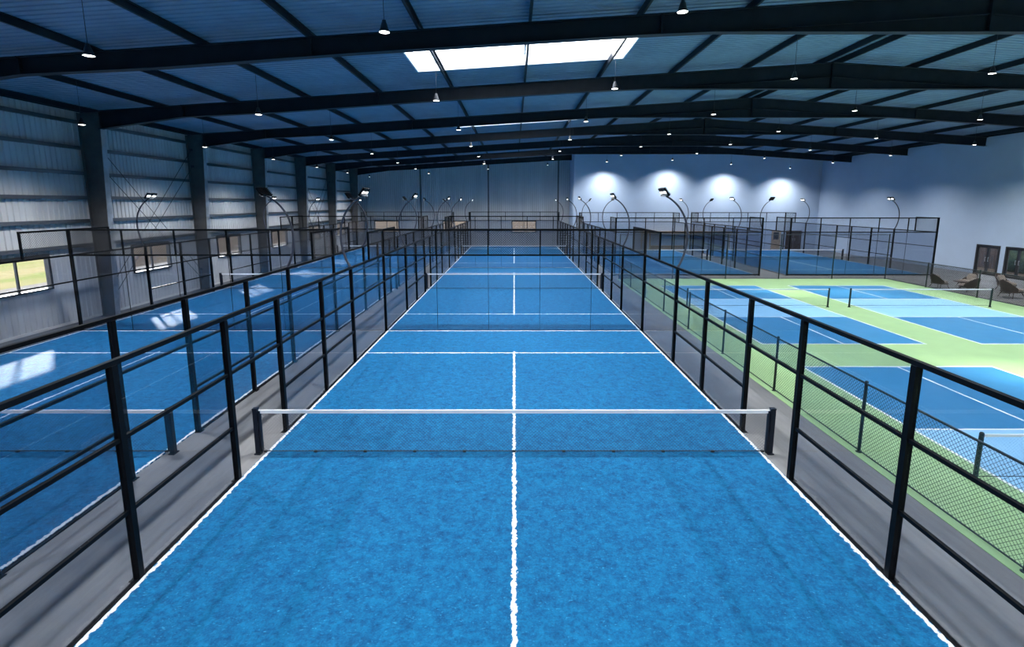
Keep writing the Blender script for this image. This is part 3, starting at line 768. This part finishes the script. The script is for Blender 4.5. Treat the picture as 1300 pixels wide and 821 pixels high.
# ------------------------------------------------------------------ lounge furniture
def smooth_grid(b, fn, nu, nv, thick, mi=0):
    """surface fn(u,v)->Vector, thickened"""
    P = [[fn(i/nu, j/nv) for j in range(nv+1)] for i in range(nu+1)]
    N = []
    for i in range(nu+1):
        r = []
        for j in range(nv+1):
            du = P[min(i+1,nu)][j]-P[max(i-1,0)][j]; dv = P[i][min(j+1,nv)]-P[i][max(j-1,0)]
            q = du.cross(dv); q = q.normalized() if q.length > 1e-9 else Vector((0,0,1)); r.append(q)
        N.append(r)
    vs = [P[i][j] for i in range(nu+1) for j in range(nv+1)] + [P[i][j]+N[i][j]*thick for i in range(nu+1) for j in range(nv+1)]
    n = nv+1; o = (nu+1)*n; fs = []
    for i in range(nu):
        for j in range(nv):
            a = i*n+j; fs.append((a, a+1, a+n+1, a+n)); fs.append((o+a, o+a+n, o+a+n+1, o+a+1))
    for j in range(nv): fs.append((j, o+j, o+j+1, j+1)); a = nu*n+j; fs.append((a, a+1, o+a+1, o+a))
    for i in range(nu): a = i*n; fs.append((a, a+n, o+a+n, o+a)); a = i*n+nv; fs.append((a, o+a, o+a+n, a+n))
    b.add(vs, fs, mi, True); return b
def pillow(b, cx, cy_, cz, lx, ly, lz, rot=0.0, n=10):
    """rounded cushion block; rot tips it about Y"""
    vs = []; R = Matrix.Rotation(rot, 3, 'Y')
    for i in range(n+1):
        ph = -math.pi/2+math.pi*i/n
        for k in range(16):
            th = 2*math.pi*k/16
            e = 0.45
            sg = lambda v, p: math.copysign(abs(v)**p, v)
            x = sg(math.cos(ph), e)*sg(math.cos(th), e); y = sg(math.cos(ph), e)*sg(math.sin(th), e); z = sg(math.sin(ph), 0.7)
            q = R @ Vector((x*lx/2, y*ly/2, z*lz/2)); vs.append((cx+q.x, cy_+q.y, cz+q.z))
    fs = [(i*16+k, i*16+(k+1)%16, (i+1)*16+(k+1)%16, (i+1)*16+k) for i in range(n) for k in range(16)]
    b.add(vs, fs, 0, True); return b
def armchair(width=0.85, label='x'):
    t = thing('lounge_chair', label, 'chair')       # faces +X
    hw = width/2
    def shell(u, v):   # u across (wraps round the sitter), v up
        a = (u-0.5)*math.pi*0.80
        x = -0.36*math.cos(a) - 0.02 + 0.10*abs(2*u-1)**2; y = hw*math.sin(a)
        top = 0.97-0.46*abs(2*u-1)**1.6
        z = 0.34+(top-0.34)*v
        return Vector((x-0.20*v*math.cos(a), y*(1+0.06*v), z))
    b = MB(); smooth_grid(b, shell, 16, 6, 0.03); b.build('backrest', M['walnut'], t)
    b = MB(); pillow(b, 0.06, 0, 0.33, 0.74, width*0.94, 0.10); b.build('seat', M['walnut'], t)
    b = MB(); pillow(b, 0.08, 0, 0.43, 0.66, width*0.82, 0.16); b.build('seat_cushion', M['cushion'], t)
    b = MB(); pillow(b, -0.27, 0, 0.68, 0.16, width*0.66, 0.44, -0.30); b.build('back_cushion', M['cushion'], t)
    for sx in (-1, 1):
        for sy in (-1, 1):
            l = MB(); l.tube([(0.06+sx*0.24, sy*(hw-0.14), 0.30), (0.06+sx*0.34, sy*(hw-0.05), 0.001)], [0.024, 0.014], 8); l.build('leg', M['leg'], t)
    return t
def table(label, r=0.38, h=0.45):
    t = thing('side_table', label, 'table')
    b = MB(); b.lathe([(r-0.02, h-0.035), (r, h-0.03), (r, h-0.006), (r-0.01, h)], 28); b.build('table_top', M['walnut'], t)
    b = MB(); b.lathe([(0.03, 0.03), (0.025, 0.2), (0.03, h-0.036)], 14); b.build('stem', M['leg'], t)
    b = MB(); b.lathe([(r*0.6, 0.0), (r*0.6, 0.015), (0.05, 0.03)], 24); b.build('base', M['leg'], t)
    return t
CH = [(25.15, 20.35, 0.15, 0.85, 'brown lounge chair at the far end of the lounge, seen side on beside the enclosure'),
      (25.75, 19.0, 1.65, 0.85, 'brown lounge chair seen from behind, second from the left behind the fence'),
      (27.05, 20.6, 3.25, 0.85, 'lounge chair facing left, right behind the one seen from behind'),
      (28.4, 19.6, -1.3, 0.90, 'lounge chair below the farther glass door, facing the fence'),
      (26.45, 17.25, 0.08, 0.95, 'nearest wide lounge chair behind the fence, seen side on, facing right'),
      (28.1, 17.0, 3.2, 0.9, 'lounge chair at the right edge of the frame, facing left'),
      (29.4, 18.3, 3.9, 0.9, 'dark lounge chair at the right edge, behind the left-facing one'),
      (27.6, 15.3, 1.6, 0.9, 'lounge chair in the nearer group, partly beyond the right edge')]
ch0 = None
for x, y, rz, wdt, lab in CH:
    if ch0 is None: c_ = ch0 = armchair(0.88)
    else: c_ = copy_tree(ch0)
    c_.location = (x, y, 0); c_.rotation_euler = (0, 0, rz); k_ = wdt/0.88*0.94; c_.scale = (k_, k_, k_)
    tag(c_, lab, 'chair', 'lounge chairs')
tb = table('round brown side table among the far group of lounge chairs'); tb.location = (26.25, 20.1, 0); tb['group'] = 'lounge tables'
tb2 = copy_tree(tb); tb2.location = (27.4, 16.35, 0); tb2['label'] = 'round brown side table in the nearer group of lounge chairs'
tb3 = copy_tree(tb); tb3.location = (27.6, 18.7, 0); tb3['label'] = 'round brown side table standing between the two groups of lounge chairs'
